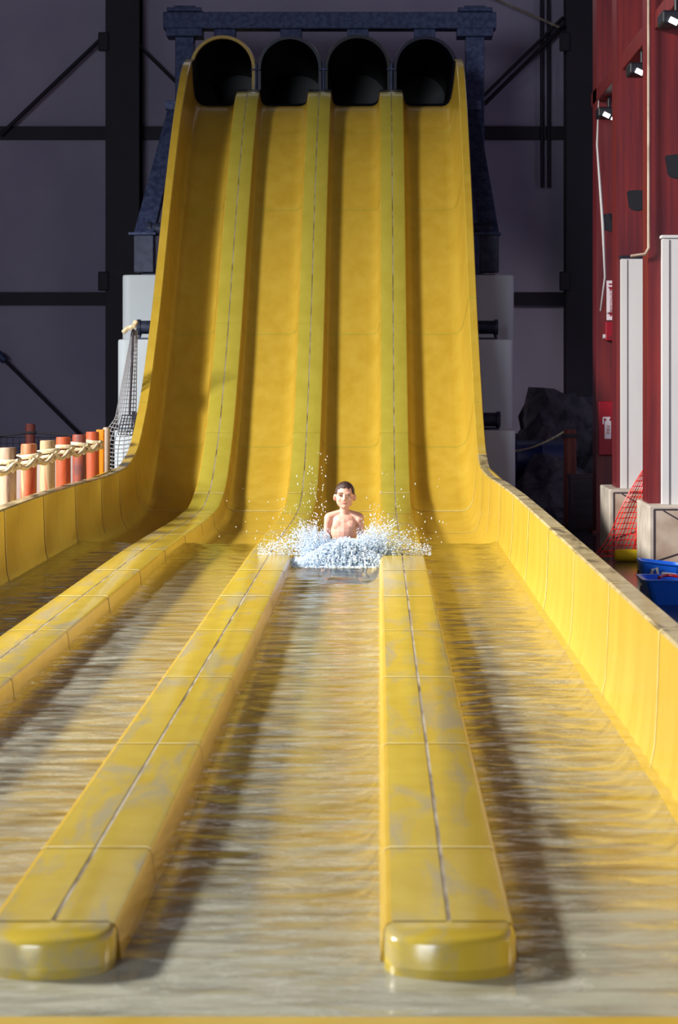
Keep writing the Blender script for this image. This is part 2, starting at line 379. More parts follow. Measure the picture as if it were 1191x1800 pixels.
JO = [5.02, 5.80, 7.41, 9.02, 10.63, 12.24, 13.85, 15.46, 17.07, 18.68, 20.0, 21.4, 22.75, 24.2, 25.7, 27.0, 27.85, 33.1]
slide = thing('water_slide', 'yellow four-lane water slide with a long flooded run-out', 'water slide', None, (0, 0, 0))
def sweep(name, k, y0, y1, mats, off=0.0, bulge=0.0, only=None, force=None):
    nst = max(1, int(math.ceil((y1-y0)/(0.4 if y1 < 17 else 0.12))))
    verts = []; faces = []; mi = []; np_ = None
    for i in range(nst+1):
        y = y0+(y1-y0)*i/nst; z, ny, nz_ = frame(y); P = lane_profile(k, y)
        sl = slice(*only) if only else slice(None)
        pts = P
        pos = []
        for j, (u, h, _) in enumerate(pts):
            a = pts[max(j-1, 0)]; b = pts[min(j+1, len(pts)-1)]
            tx, th = b[0]-a[0], b[1]-a[1]; L = math.hypot(tx, th) or 1
            ou, oh = u-th/L*off, h+tx/L*off
            if bulge and h > -0.02 and h < 0.40 and (k in (0, 3)) and (u < -2 or u > 1):
                s_ = math.sin(math.pi*i/nst)*bulge*math.sin(math.pi*(h+.05)/.5)
                ou += s_ if k == 3 else -s_
            pos.append((ou, y+ny*oh, z+nz_*oh))
        pos = pos[sl]; ms = [p[2] for p in pts][sl]
        np_ = len(pos); verts += pos
        if i < nst:
            for j in range(np_-1):
                a = i*np_+j; faces.append((a, a+1, a+np_+1, a+np_)); mi.append(ms[j])
    if force is not None: mi = [force]*len(mi)
    return mobj(name, verts, faces, mats, slide, True, mi)
for k in range(4):
    for a, b in zip(JO, JO[1:]):
        run = b < 21
        mats = [M['gel'], M['flange_worn'] if run else M['flange'], M['rim_sheen'] if b < 22 and k == 3 or b < 19 else M['gel']]
        if b < 21: mats[2] = M['rim_sheen']
        if b > 28: mats[0] = M['tunnel_black_shade']; mats[1] = M['tunnel_black_shade']  # bed past the crest coloured black in place of its shadow
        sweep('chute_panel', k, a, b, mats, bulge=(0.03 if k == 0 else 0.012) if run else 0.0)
    for j, y in enumerate(JO[1:-2]):
        wd = 0.007 if y < 12 else 0.014
        if y > 21.5: wd = 0.006
        Pq = lane_profile(k, y); segs = [(0, len(Pq))]
        if y < 19:                                   # under water the joint does not show
            ok = [i for i, p in enumerate(Pq) if p[1] > -.125]; segs = []; st = ok[0]
            for a, b in zip(ok, ok[1:]+[999]):
                if b != a+1: segs.append((st, a+1)); st = b
        for sgm in segs: sweep('joint_bead', k, y-wd, y+wd, [M['bead'] if y < 21.5 else M['flange']], off=0.0025, force=0, only=sgm)
# grey sealant in the long seams between neighbouring lanes
for c in SEAMS:
    verts = []; faces = []; ys = list(np.arange(5.0, 29.0, 0.15))
    for i, y in enumerate(ys):
        z, ny, nz_ = frame(y); ww = 0.008 if y < 20 else 0.006
        for u in (-ww, ww): verts.append((c+u, y+ny*(-.0015), z+nz_*(-.0015)))
        if i: faces.append((2*i-2, 2*i-1, 2*i+1, 2*i))
    mobj('seam_strip', verts, faces, M['seam'], slide)
# rounded end caps of the dividers
for c in SEAMS:
    bm = bmesh.new(); hw = 0.163; rows = []
    prof = [(0.0, -.26), (0.0, -.02), (0.006, -.008), (0.02, 0.0)]
    arc = []
    for i in range(17):
        t = -1+2*i/16; corner = 0.03*max(0, (abs(t)-0.86)/0.14)**2
        arc.append((c+hw*t, 4.865+0.055*t*t+corner))
    arc = [(c-hw, 5.03)]+arc+[(c+hw, 5.03)]
    rings = []
    for ins, h in prof:
        ring = []
        for x, y in arc:
            sx = (c-x)/hw*ins if y < 5.02 else (c-x)/hw*ins
            ring.append(bm.verts.new((x+sx, y+(ins if y < 5.02 else 0), .078+h)))
        rings.append(ring)
    for a, b in zip(rings, rings[1:]):
        for i in range(len(arc)-1): bm.faces.new((a[i], a[i+1], b[i+1], b[i]))
    bm.faces.new(rings[-1])
    bobj('end_cap', bm, M['flange_worn'], slide, True)
# bulkheads closing the hollow dividers towards the basin
for k in range(4):
    pr = [(u, h) for u, h, _ in lane_profile(k, 5.0)][:]
    vs_ = []; fs_ = []
    for i, (u, h) in enumerate(pr):
        vs_ += [(u, 5.021, .076+h), (u, 5.021, -.135)]
        if i: fs_.append((2*i-2, 2*i, 2*i+1, 2*i-1))
    mobj('bulkhead', vs_, fs_, M['gel'], slide)
# basin floor in front of the dividers, side ends, weir
box('basin_floor', -2.62, 1.06, 4.3, 5.03, -.16, -.123, M['gel'], slide)
box('weir', -2.72, 1.16, 4.30, 4.50, DECK, .012, M['gel'], slide, 0.012)
for x0, x1 in ((-2.70, -2.60), (1.045, 1.145)): box('basin_side', x0, x1, 4.3, 5.02, DECK, .503, M['gel'], slide, 0.01)
for x in (-2.69, 1.13): box('skirt', x-0.01, x+0.01, 5.0, 20.5, DECK, .46, M['gel'], slide)
# tunnel mouths: arched hoods that run back from the crest
TC = [-2.30, -1.31, -0.31, 0.69]
for k, (cx, mt) in enumerate(zip(TC, ('gel', 'navy', 'tunnel_black_shade', 'navy'))):
    R = [.485, .475, .49, .475][k]; zc = 5.92; verts = []; faces = []; mi = []
    def arch(r):
        q = [(cx+r, 5.31), (cx+r, 5.6)]+[(cx+r*math.cos(math.pi*i/24), zc+r*math.sin(math.pi*i/24)) for i in range(25)]+[(cx-r, 5.6), (cx-r, 5.31)]
        return q
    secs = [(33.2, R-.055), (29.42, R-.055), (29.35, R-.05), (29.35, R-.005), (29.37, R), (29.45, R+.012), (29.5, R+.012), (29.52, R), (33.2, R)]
    mm = [1, 0, 0, 0, 0, 0, 0, 0]  # inner faces take the black that paints the shade inside the hoods
    na = len(arch(1))
    for y, r in secs: verts += [(a, y, b) for a, b in arch(r)]
    for i in range(len(secs)-1):
        for j in range(na-1): faces.append((i*na+j, i*na+j+1, (i+1)*na+j+1, (i+1)*na+j)); mi.append(mm[i])
    tn = mobj('tunnel_hood', verts, faces, [M[mt], M['tunnel_black_shade']], slide, True, mi)
    box('end_wall', cx-R+.03, cx+R-.03, 33.0, 33.05, 5.25, zc+R-.03, M['tunnel_black_shade'], tn)
# flange tabs with bolts where neighbouring tubes meet
for i in range(3):
    cx = (TC[i]+TC[i+1])/2
    box('tube_bracket', cx-0.015, cx+0.015, 29.3, 29.4, 5.5, 5.98, M['galv'], slide, 0.004)
    box('bracket_bar', cx-0.07, cx+0.07, 29.28, 29.33, 5.88, 5.90, M['galv'], slide, 0.004)
# cross pipes that carry the chutes, their ends show left and right
for y, z, xr, xl in ((26.6, 3.35, 1.50, -3.06), (25.3, 2.01, 1.50, -3.05), (24.0, .87, 1.45, -2.95)):
    p_ = tube('cross_pipe', [(xl, y, z), (xr, y, z)], 0.085, M['blackpipe'], slide, 16)
    for x, s in ((xl, -1), (xr, 1)):
        tube('end_collar', [(x-s*0.03, y, z), (x+s*0.015, y, z)], 0.10, M['blackpipe'], p_, 16)
        tube('hook', [(x-s*0.03, y, z-.06), (x-s*.01, y-.01, z-.14), (x-s*.03, y, z-.22)], 0.02, M['blackpipe'], p_, 8)

# ------------------------------------------------------------------ water in the lanes and basin
nx, ny_ = 150, 680
X = np.linspace(-2.585, 1.035, nx); Y = np.linspace(4.49, 17.9, ny_)
GX, GY = np.meshgrid(X, Y); Z = np.zeros_like(GX)
for i in range(60):
    lam = rng.uniform(0.07, 0.30); th = rng.normal(0, 0.40); kk = 2*math.pi/lam
    amp = 0.00042*(lam/0.2)**0.9
    Z += amp*np.sin(kk*(GX*math.sin(th)+GY*math.cos(th))+rng.uniform(0, 6.28))
Z *= 0.9+0.25*np.sin(GX*3+GY*0.7)
edge = 16.75+.18*np.sin(GX*2.3+1)+.10*np.sin(GX*7.1)+.05*np.sin(GX*17+2)+.35*np.abs(((GX+.322+.5) % 1.0)-.5)**2*4
drop = np.clip((GY-edge)/0.7, 0, 1); Z = Z*(1-drop*0.6)-0.095*drop*drop*(3-2*drop)
verts = np.stack([GX, GY, Z], -1).reshape(-1, 3)
idx = np.arange(nx*ny_).reshape(ny_, nx)
faces = np.stack([idx[:-1, :-1], idx[:-1, 1:], idx[1:, 1:], idx[1:, :-1]], -1).reshape(-1, 4).tolist()
wt = mobj('pool_water', verts.tolist(), faces, M['water'], None, True)
tag(wt, 'shallow rippled water filling the slide run-out lanes and basin', 'water'); wt['kind'] = 'stuff'
yy = np.linspace(4.49, 16.8, 60); xx = np.linspace(-2.57, 1.02, 24)
bv_ = [(x, y, -.042+.022*min(max((6.4-y)/1.4, 0), 1)+.004*math.sin(x*5+y*2)+.003*math.sin(y*9)) for y in yy for x in xx]
bf_ = [(j*24+i, j*24+i+1, (j+1)*24+i+1, (j+1)*24+i) for j in range(59) for i in range(23)]
bc = mobj('bubble_cloud', bv_, bf_, M['bubbles'], wt, True); bc['kind'] = 'stuff'

# ------------------------------------------------------------------ gantry over the tunnels
g = thing('steel_gantry', 'blue-grey steel goalpost frame over the tunnel mouths', 'gantry', None, (0, 29.9, DECK))
for x in (-2.90, 1.44):
    box('post', x-.14, x+.14, -.14, .14, 0, 7.0, M['galv'], g, 0.01)
    box('bearing_plate', x-.27, x+.27, -.2, .2, 7.0, 7.12, M['galv'], g, 0.01)
    box('cap_plate', x-.26, x+.26, -.2, .2, 7.37, 7.43, M['galv'], g, 0.01)
    box('cap_block', x-.16, x+.16, -.12, .12, 7.43, 7.47, M['galv'], g, 0.008)
box('beam', -3.22, 1.76, -.15, .15, 7.12, 7.37, M['galv'], g, 0.012)
for x in TC: box('hanger', x-.16, x+.16, -.12, .12, 6.97, 7.12, M['galv'], g, 0.01)

# piers under the slide
def pier(x0, x1, y0, y1, top, label):
    t = thing('support_pier', label, 'pier', 'white piers under the slide', ((x0+x1)/2, (y0+y1)/2, DECK))
    hx = (x1-x0)/2; hy = (y1-y0)/2; H = top-DECK
    bm = bmesh.new(); cs = []; r = 0.12
    for cx, cy, a0 in ((hx-r, hy-r, 0), (-hx+r, hy-r, 90), (-hx+r, -hy+r, 180), (hx-r, -hy+r, 270)):
        for a in range(0, 91, 15): cs.append((cx+r*math.cos(math.radians(a0+a)), cy+r*math.sin(math.radians(a0+a))))
    rings = [[bm.verts.new((x*s, y*s, z)) for x, y in cs] for z, s in ((0, 1), (H-.03, 1), (H-.008, .99), (H, .96))]
    for a, b in zip(rings, rings[1:]):
        for i in range(len(cs)): bm.faces.new((a[i], a[(i+1) % len(cs)], b[(i+1) % len(cs)], b[i]))
    bm.faces.new(rings[-1]); bm.faces.new(rings[0][::-1])
    bobj('shaft', bm, M['pier'], t, True)
    box('base_plate', -0.16, 0.16, -.16, .16, H, H+.025, M['blackpipe'], t, 0.005)
    return t
def saddle(x, y, z0, z1, label):
    t = thing('saddle_stub', label, 'bracket', 'steel saddles on the piers', (x, y, z0))
    h = z1-z0
    box('stub', -.07, .07, -.07, .07, 0, h, M['blackpipe'], t, 0.008)
    box('top_plate', -.12, .12, -.1, .1, h-.03, h, M['blackpipe'], t, 0.005)
pier(0.99, 1.786, 26.2, 27.0, 2.72, 'grey-white pier right of the slide, farthest and tallest of three')
pier(0.99, 1.684, 24.9, 25.7, 1.85, 'middle of three grey-white piers right of the slide')
pier(0.93, 1.63, 23.65, 24.4, .75, 'lowest grey-white pier right of the slide, nearest the rim')
pier(-3.38, -2.6, 26.2, 27.0, 2.72, 'taller white pier left of the slide')
pier(-3.27, -2.45, 24.9, 25.7, 1.85, 'shorter white pier left of the slide behind the net')
pier(-3.15, -2.45, 23.65, 24.4, .75, 'low white pier left of the slide behind the drooping net belly')
# leaning galvanised legs beside the chute
for s, x0, x1, lab in ((-1, -2.84, -3.12, 'leaning galvanised strut with box head left of the slide'), (1, 1.28, 1.47, 'leaning pale steel strut right of the slide')):
    t = thing('leaning_strut', lab, 'strut', 'leaning struts beside the chute', (x1, 26.6, 2.745))
    a = Vector((x0-x1, 1.3, 2.35)); b = Vector((0, 0, 0.55))
    bm = bmesh.new()
    w_ = 0.13
    vs0 = [bm.verts.new(b+Vector(d)) for d in ((-w_, -w_, 0), (w_, -w_, 0), (w_, w_, 0), (-w_, w_, 0))]
    vs1 = [bm.verts.new(a+Vector(d)) for d in ((-w_*.8, -w_, 0), (w_*.8, -w_, 0), (w_*.8, w_, 0), (-w_*.8, w_, 0))]
    for i in range(4): bm.faces.new((vs0[i], vs0[(i+1) % 4], vs1[(i+1) % 4], vs1[i]))
    bm.faces.new(vs1); bm.faces.new(vs0[::-1])
    bobj('shaft', bm, M['galv'], t)
    box('foot', -.13, .13, -.13, .13, 0.02, .52, M['blackpipe'], t, 0.01)
    box('shelf_plate', -.2, .16, -.16, .16, .52, .55, M['galv'], t)
    box('head', a.x-.13, a.x+.15, a.y-.15, a.y+.15, a.z, a.z+.13, M['galv'], t, 0.01)

# ------------------------------------------------------------------ red columns on the right
def red_column(y, wx0, ext, lab):
    t = thing('red_column', lab, 'column', 'red columns along the right side', (2.64, y, DECK))
    Z0 = -DECK
    bm = bmesh.new()
    abox(bm, 0.0, 0.035, -.0, .42, .5, 11.4); abox(bm, 0.035, .50, .0, .03, .5, 11.4); abox(bm, .50, .535, 0, .42, .5, 11.4)
    bobj('steel_section', bm, M['redsteel'], t)
    b = box('base', wx0[0], wx0[0]+.95, -.28, .62, 0, .71, M['plyedge'], t, 0.015)
    box('base_panel', wx0[0]+.05, wx0[0]+.91, -.292, -.27, .03, .665, M['ply'], t)
    for x0_, z0_, x1_, z1_ in ((wx0[0]+.05, .672, wx0[0]+.95, .672), (wx0[0]+.05, .02, wx0[0]+.05, .672), (wx0[0]+.14, .66, wx0[0]+.55, .42), (wx0[0]+.05, .17, wx0[0]+.55, .33)):
        bm = bmesh.new(); atube(bm, [(x0_, -.292, z0_), (x1_, -.292, z1_)], 0.008, 6); bobj('joint_strip', bm, M['joint'], t)
    x0 = wx0[1]
    c = box('white_cladding', x0, x0+.62, -.14, .48, .70, wx0[2]-DECK, M['white'], t, 0.012)
    box('corner_bead', x0-.012, x0+.06, -.152, -.10, .71, wx0[2]-DECK-.012, M['white'], t, 0.004)
    box('groove', x0+.068, x0+.072, -.1425, -.13, .71, wx0[2]-DECK-.02, M['ply'], t)
    box('capping', x0-.015, x0+.63, -.155, .49, wx0[2]-DECK, wx0[2]-DECK+.03, M['darksteel'] if ext else M['white'], t, 0.004)
    return t
red_column(19.5, (-.033, .123, 2.75), 0, 'nearest red column with white cladding, at the right edge')
red_column(22.1, (-.115, .04, 2.70), 1, 'second red column with white cladding behind the orange mesh')
# third column, bare steel
t = thing('red_column', 'dark red bare column carrying the extinguisher sign', 'column', 'red columns along the right side', (2.70, 24.7, DECK))
bm = bmesh.new(); abox(bm, 0, .03, 0, .42, 0, 11.4); abox(bm, .03, .5, 0, .03, 0, 11.4); abox(bm, .5, .53, 0, .42, 0, 11.4)
bobj('steel_section', bm, M['redsteel'], t); box('foot_plate', -.05, .58, -.05, .47, 0, .03, M['redsteel'], t)
gb = box('eave_beam', 2.70, 2.86, 11.0, 25.3, 4.80, 4.98, M['redsteel'], None, 0.01)
tag(gb, 'long red beam running back above the strip lamps', 'beam')
cu_ = tube('conduit', [(2.635, 19.44, 7.5), (2.635, 19.44, 2.66), (2.60, 19.44, 2.60), (2.46, 19.44, 2.58)], 0.014, M['ply'], None, 10)
tag(cu_, 'thin pale conduit down the left edge of the nearest red column', 'pipe')
cu_ = tube('white_pole', [(2.72, 24.62, 4.81), (2.67, 24.35, 4.22), (2.72, 24.18, 3.25), (2.75, 24.2, 2.6), (2.74, 24.6, 2.2)], [.006, .012, .018, .012, .008], M['white'], None, 8)
tag(cu_, 'thin white pole hanging beside the dark red third column', 'pole')
for i, (x, y, lab) in enumerate(((2.66, 17.8, 'strip lamp cut by the top right corner, greenish glow'), (2.75, 20.8, 'strip lamp between the two cladded red columns'), (2.81, 24.3, 'farthest strip lamp, above the white pole'))):
    t = thing('strip_lamp', lab, 'lamp', 'strip lamps under the red beam', (x, y, 4.50))
    bm = bmesh.new(); abox(bm, -.15, .15, -.16, .16, .04, .16, 0.02); bobj('housing', bm, M['black'], t)
    tube('hanger', [(0, 0, .15), (0, 0, .31)], 0.02, M['black'], t, 8)
    tb = tube('lamp_tube', [(-.085, -.17, .075), (.09, -.17, -.01)], 0.026, M['lampglow'], t, 10)
    tube('socket', [(-.012, -.17, .042), (.012, -.17, .03)], 0.029, M['black'], t, 10)
for i, (x, y, z, lab) in enumerate(((2.70, 18.0, 3.30, 'black loudspeaker at the right edge of the picture'), (2.73, 21.0, 3.25, 'black loudspeaker on an arm between the cladded columns'), (2.84, 24.4, 3.27, 'small black loudspeaker beside the white pole'))):
    t = thing('loudspeaker', lab, 'speaker', 'loudspeakers on the red columns', (x, y, z))
    bm = bmesh.new(); pts = [(-.13, .10), (-.10, -.09), (-.02, -.12), (.12, -.085), (.13, .07), (.0, .115)]
    f0 = [bm.verts.new((a, -.09, b)) for a, b in pts]; f1 = [bm.verts.new((a*.7, .09, b*.7)) for a, b in pts]
    bm.faces.new(f0); bm.faces.new(f1[::-1])
    for k in range(6): bm.faces.new((f0[k], f1[k], f1[(k+1) % 6], f0[(k+1) % 6]))
    bmesh.ops.bevel(bm, geom=bm.edges[:], offset=.012, segments=2, affect='EDGES'); bobj('cabinet', bm, M['black'], t, False)
    tube('arm', [(.08, .0, .03), (.42, .02, .05)], 0.016, M['redsteel'], t, 8)
    tube('yoke', [(.02, 0, .08), (.06, 0, .12), (.12, 0, .05)], 0.01, M['black'], t, 8)

# extinguisher sign, alarm box and cabinet
sg_ = thing('extinguisher_sign', 'white upright sign with red lettering and arrow', 'sign', None, (2.875, 24.68, 2.33))
box('board', -.05, .05, -.008, .008, -.245, .245, M['signwhite'], sg_, .003)
text_mesh('lettering', 'FIRE EXTINGUISHER', 0.036, M['signred'], sg_, (0.0, -.0105, .01), (math.pi/2, math.pi/2, 0))
for a, zb, zt in ((1, .12, .165), (-1, -.15, -.205)):
    mobj('arrow', [(-.035, -.0100, zb), (.035, -.0100, zb), (0, -.0100, zt)] if a < 0 else [(-.035, -.0100, zt), (.035, -.0100, zt), (0, -.0100, zb)], [(0, 1, 2)], M['signred'], sg_)
mobj('mark', [(-.03, -.0100, .21), (.03, -.0100, .21), (.018, -.0100, .19), (-.018, -.0100, .19)], [(0, 1, 2, 3)], M['signred'], sg_)
t = thing('alarm_box', 'small dark red box below the upright sign', 'box', None, (2.89, 24.62, 1.83))
box('case', -.09, .09, -.06, .06, 0, .23, M['redbox'], t, .01); box('ledge', -.05, .1, -.075, -.05, .03, .06, M['redsteel'], t); tube('bell', [(-.12, -.02, .05), (-.085, -.02, .05)], .03, M['white'], t, 12)
t = thing('extinguisher_cabinet', 'red cabinet with white extinguisher pictogram', 'cabinet', None, (2.80, 24.595, .42))
box('case', -.09, .09, -.08, .1, 0, .66, M['redbox'], t, .008); box('door_frame', -.085, .085, -.088, -.078, .005, .655, M['redbox'], t, .004)
pc = bmesh.new(); abox(pc, -.02, .06, -.092, -.087, .20, .42, .002); abox(pc, .0, .04, -.092, -.087, .42, .45); abox(pc, -.04, .05, -.092, -.087, .45, .47); abox(pc, -.045, -.03, -.092, -.087, .38, .46)
bobj('pictogram', pc, M['signwhite'], t)
text_mesh('lettering', 'FIRE', 0.062, M['signred'], t, (.02, -.0935, .31), (math.pi/2, math.pi/2, 0))

# ------------------------------------------------------------------ rocks, post, barrel, crate behind the right wall
def rock(x, y, z, rx, ry, rz, seed, label):
    bm = bmesh.new(); bmesh.ops.create_icosphere(bm, subdivisions=4, radius=1.0)
    for v in bm.verts:
        d = v.co.normalized(); q = d*1.4+Vector((seed*7.3, seed*2.1, seed))
        f = 1+0.35*mnoise.noise(q)+0.22*abs(mnoise.noise(q*2.3))-0.14*abs(mnoise.noise(q*5.0))+0.06*mnoise.noise(q*9)
        v.co = Vector((d.x*rx*f, d.y*ry*f, max(d.z*rz*f, -(z-DECK)+0.0)))
    o = bobj('boulder', bm, M['rock'], None, False); o.location = (x, y, z); tag(o, label, 'rock', 'grey boulders behind the slide'); return o
rock(3.05, 30.6, -.2, 1.05, 0.9, 1.35, 1, 'tall grey boulder against the dark back column')
rock(2.35, 29.4, -.25, .62, .6, .95, 2, 'sloping grey boulder beside the lowest right pier')
rock(2.55, 27.6, -.4, .7, .5, .62, 3, 'low pale boulder in front of the blue barrel')
rock(3.45, 28.4, -.35, .6, .6, 1.0, 4, 'dark boulder behind the extinguisher cabinet')
rp_ = thing('rope_post', 'red-brown timber post in front of the boulders', 'post', None, (2.50, 26.0, DECK))
bm = bmesh.new(); alathe(bm, [(.085, 0), (.085, 1.2), (.075, 1.24)], seg=18, wob=.03); bobj('shaft', bm, M['redpost'], rp_, True)
tube('collar_rope', [(.1*math.cos(t), .1*math.sin(t), 1.13+.004*t) for t in np.linspace(0, 4*math.pi, 40)], .014, M['darkrope'], rp_, 8, 3)
r_ = tube('barrier_rope', [(1.35+1.06*f, 26.4-.45*f, .44+.22*f*f-.08*math.sin(math.pi*f)) for f in np.linspace(0, 1, 20)], .014, M['rope'], None, 8, 3)
tag(r_, 'thin slack rope running from the red-brown post to the pier', 'rope')
br = thing('blue_barrel', 'dark blue barrel lying behind the red-brown post', 'barrel', None, (2.12, 28.2, DECK))
bm = bmesh.new(); alathe(bm, [(.28, -.5), (.30, -.47), (.30, -.2), (.315, -.18), (.30, -.16), (.30, .16), (.315, .18), (.30, .2), (.30, .47), (.28, .5)], seg=28)
for v in bm.verts: v.co = Vector((v.co.z, v.co.x, v.co.y+.72))
bobj('body', bm, M['bluedark'], br, True)
box('cradle', -.45, .45, -.2, .2, 0, .43, M['crate'], br)
ct = thing('storage_crate', 'dark wooden crate standing left of the orange mesh', 'crate', None, (2.66, 25.45, DECK))
box('body', -.22, .24, -.2, .2, 0, .64, M['crate'], ct); box('lid', -.24, .26, -.22, .22, .64, .675, M['crate'], ct, .005)
for x in (-.2, .2): box('batten', x-.025, x+.025, -.215, -.195, 0, .64, M['crate'], ct)

# orange safety mesh draped between the columns
def net(name, fn, nu, nv, mat, thick, parent=None, skip=None):
    verts = []; faces = []
    for j in range(nv+1):
        for i in range(nu+1): verts.append(fn(i/nu, j/nv))
    for j in range(nv):
        for i in range(nu):
            a = j*(nu+1)+i
            if skip and skip(i/nu, j/nv): continue
            faces.append((a, a+1, a+nu+2, a+nu+1))
    o = mobj(name, verts, faces, mat, parent)
    md = o.modifiers.new('strands', 'WIREFRAME'); md.thickness = thick; md.use_even_offset = False; md.use_boundary = True
    return apply_mods(o)
def orange_fn(u, v):     # v 0 bottom 1 top, u 0 left 1 right
    zt = .72; zb = -.52
    z = zb+(zt-zb)*v
    xl = 2.30+.74*v**0.92+0.02*math.sin(v*9); xr = 3.03
    if v < .5: xr = 3.03-.16*(1-v/.5)
    x = xl+(xr-xl)*u
    y = 21.55-.28*(1-v)**2-.05*math.sin(u*9+v*3)*(1-v)-.03*math.sin(v*14)
    return (x, y, z)
on = net('safety_mesh', orange_fn, 12, 22, M['orangenet'], .016)
def orange_fold(u, v):
    z = -.52+.75*v; x = 2.70+.30*u*(1-.3*v)+.18*v; y = 21.18+.10*math.sin(u*16+v*4)+.15*v
    return (x, y, z)
fo = net('mesh_fold', orange_fold, 16, 18, M['orangenet'], .016, on)
tag(on, 'orange-red plastic safety mesh draped between the cladded columns', 'netting')
# yellow foam roll and blue tubs on the wet deck
fr_ = thing('foam_roll', 'yellow foam roll lying on the wet deck', 'foam roll', None, (2.64, 21.0, DECK))
bm = bmesh.new(); alathe(bm, [(.03, -.155), (.05, -.15), (.062, -.13), (.064, 0), (.062, .13), (.05, .15), (.03, .155)], seg=20)
for v in bm.verts: v.co = Vector((v.co.z, v.co.x, v.co.y+.064))
bobj('roll', bm, M['yellowfoam'], fr_, True); tube('core', [(-.16, 0, .064), (.16, 0, .064)], .018, M['black'], fr_, 10)
def tub(name, loc, sx, sy, h, label):
    t = thing(name, label, 'tub', None, loc); bm = bmesh.new()
    def rr(hx, hy, z, r=.05):
        o_ = []
        for cx, cy, a0 in ((hx-r, hy-r, 0), (-hx+r, hy-r, 90), (-hx+r, -hy+r, 180), (hx-r, -hy+r, 270)):
            for a in (0, 30, 60, 90): o_.append(bm.verts.new((cx+r*math.cos(math.radians(a0+a)), cy+r*math.sin(math.radians(a0+a)), z)))
        return o_
    rings = [rr(sx*.8, sy*.8, 0), rr(sx*.97, sy*.97, h*.93), rr(sx*1.06, sy*1.06, h*.95), rr(sx*1.06, sy*1.06, h), rr(sx*.95, sy*.95, h), rr(sx*.78, sy*.78, .03)]
    for a, b in zip(rings, rings[1:]):
        for i in range(16): bm.faces.new((a[i], a[(i+1) % 16], b[(i+1) % 16], b[i]))
    bm.faces.new(rings[0][::-1]); bm.faces.new(rings[-1]); bobj('shell', bm, M['blue'], t); return t
t1 = tub('blue_tub', (2.62, 17.3, DECK), .34, .24, .22, 'low blue tub on the deck beside the rim')
t2 = tub('blue_basket', (2.62, 18.7, DECK), .20, .14, .22, 'upright blue carrier with white cut-outs against the column base')
t2.rotation_euler = (0, .12, 0)
tube('handle', [(-.10, -.15, .06), (-.09, -.16, .15), (-.05, -.16, .17), (-.03, -.16, .09)], .014, M['white'], t2, 8)
box('label_panel', .0, .14, -.165, -.15, .05, .14, M['white'], t2, .004)
t3 = tube('red_hose', [(2.4+.5*f, 17.05+.1*math.sin(9*f), DECK+.24+.01*math.sin(7*f)) for f in np.linspace(0, 1, 24)], .014, M['redbox'], None, 8)
tag(t3, 'red cord lying over the low blue tub', 'cord')

# ------------------------------------------------------------------ log barrier on the left
LOGX = -2.95
logs = [(15.85, .85, ((176, 130, 100), (214, 180, 148), (120, 84, 70)), 'pale barked log post at the left picture edge'),
        (16.80, .845, ((206, 64, 22), (212, 120, 70), (224, 196, 150)), 'second log post from the left, half red half cream'),
        (17.75, .84, ((222, 104, 60), (218, 184, 140), (196, 168, 120)), 'cream log post streaked orange, third from the left'),
        (18.65, .84, ((196, 66, 22), (222, 100, 46), (170, 60, 30)), 'bright orange log post, fourth from the left'),
        (19.65, .83, ((206, 84, 50), (164, 80, 60), (96, 62, 72)), 'brown log post with purple bark, fifth from the left'),
        (20.55, .83, ((222, 92, 42), (232, 108, 62), (204, 82, 40)), 'orange log post nearest the slide, last on the rope')]
for i, (y, top, cols, lab) in enumerate(logs):
    x = LOGX
    t = thing('log_post', lab, 'post', 'log posts of the rope barrier', (x, y, DECK))
    H = top-DECK; r = .068
    bm = bmesh.new(); alathe(bm, [(r*1.05, 0), (r*1.02, H*.5), (r, H-.02), (r*.93, H)], seg=18, wob=.035, ph=i*1.3)
    bobj('log', bm, mat_log('log_bark_%d' % i, *[tuple(int(v*.80) for v in c) for c in cols], i+1), t, True)
    if i < 6:
        b_ = box('backing_board', -.21, -.04, .10, .13, 0, H-.22, M['board'], t); b_.rotation_euler = (0, 0, .2)
od = box('orange_plank', -2.97, -2.89, 20.95, 21.03, DECK, .84, mat_plain('orange_paint', (236, 140, 16), 0.5), None, .01)
tag(od, 'square yellow-orange plank post right behind the last log', 'post')
od = thing('grey_post', 'thin pinkish grey post between the plank and the net', 'post', None, (-2.93, 21.45, DECK))
bm = bmesh.new(); alathe(bm, [(.04, 0), (.04, 1.38), (.03, 1.4)], seg=14, wob=.03); bobj('shaft', bm, M['ply'], od, True)
# rope: straight laid runs with a double loop round each log
rp = thing('barrier_rope', 'thick pale rope knotted around the log posts', 'rope', None, (0, 0, 0))
for i, (y, top, _, _) in enumerate(logs):
    z = top-.10
    for dz, rr_ in ((.0, .094), (-.05, .097)):
        pts = [(LOGX+rr_*math.cos(t), y+rr_*math.sin(t), z+dz+.012*math.sin(t+i)) for t in np.linspace(0, 2*math.pi, 26)]
        tube('loop', pts, .021, M['rope'], rp, 9, 3, .07)
    y2 = logs[i+1][0] if i < 5 else None
    pts = [(LOGX+.075, y-.075, z+.0), (LOGX+.10, y-.05, z-.04), (LOGX+.06, y-.10, z-.075), (LOGX+.02, y-.11, z-.03)]
    tube('knot', pts, .023, M['rope'], rp, 9, 3, .07)
    y0 = y-.08; yp = logs[i-1][0]+.08 if i else y-.9
    for sgn in (1,):
        pts = [(LOGX+.06, yp+(y0-yp)*f, z-.03-.05*math.sin(math.pi*f)) for f in np.linspace(0, 1, 14)]
        tube('run', pts, .021, M['rope'], rp, 9, 3, .07)
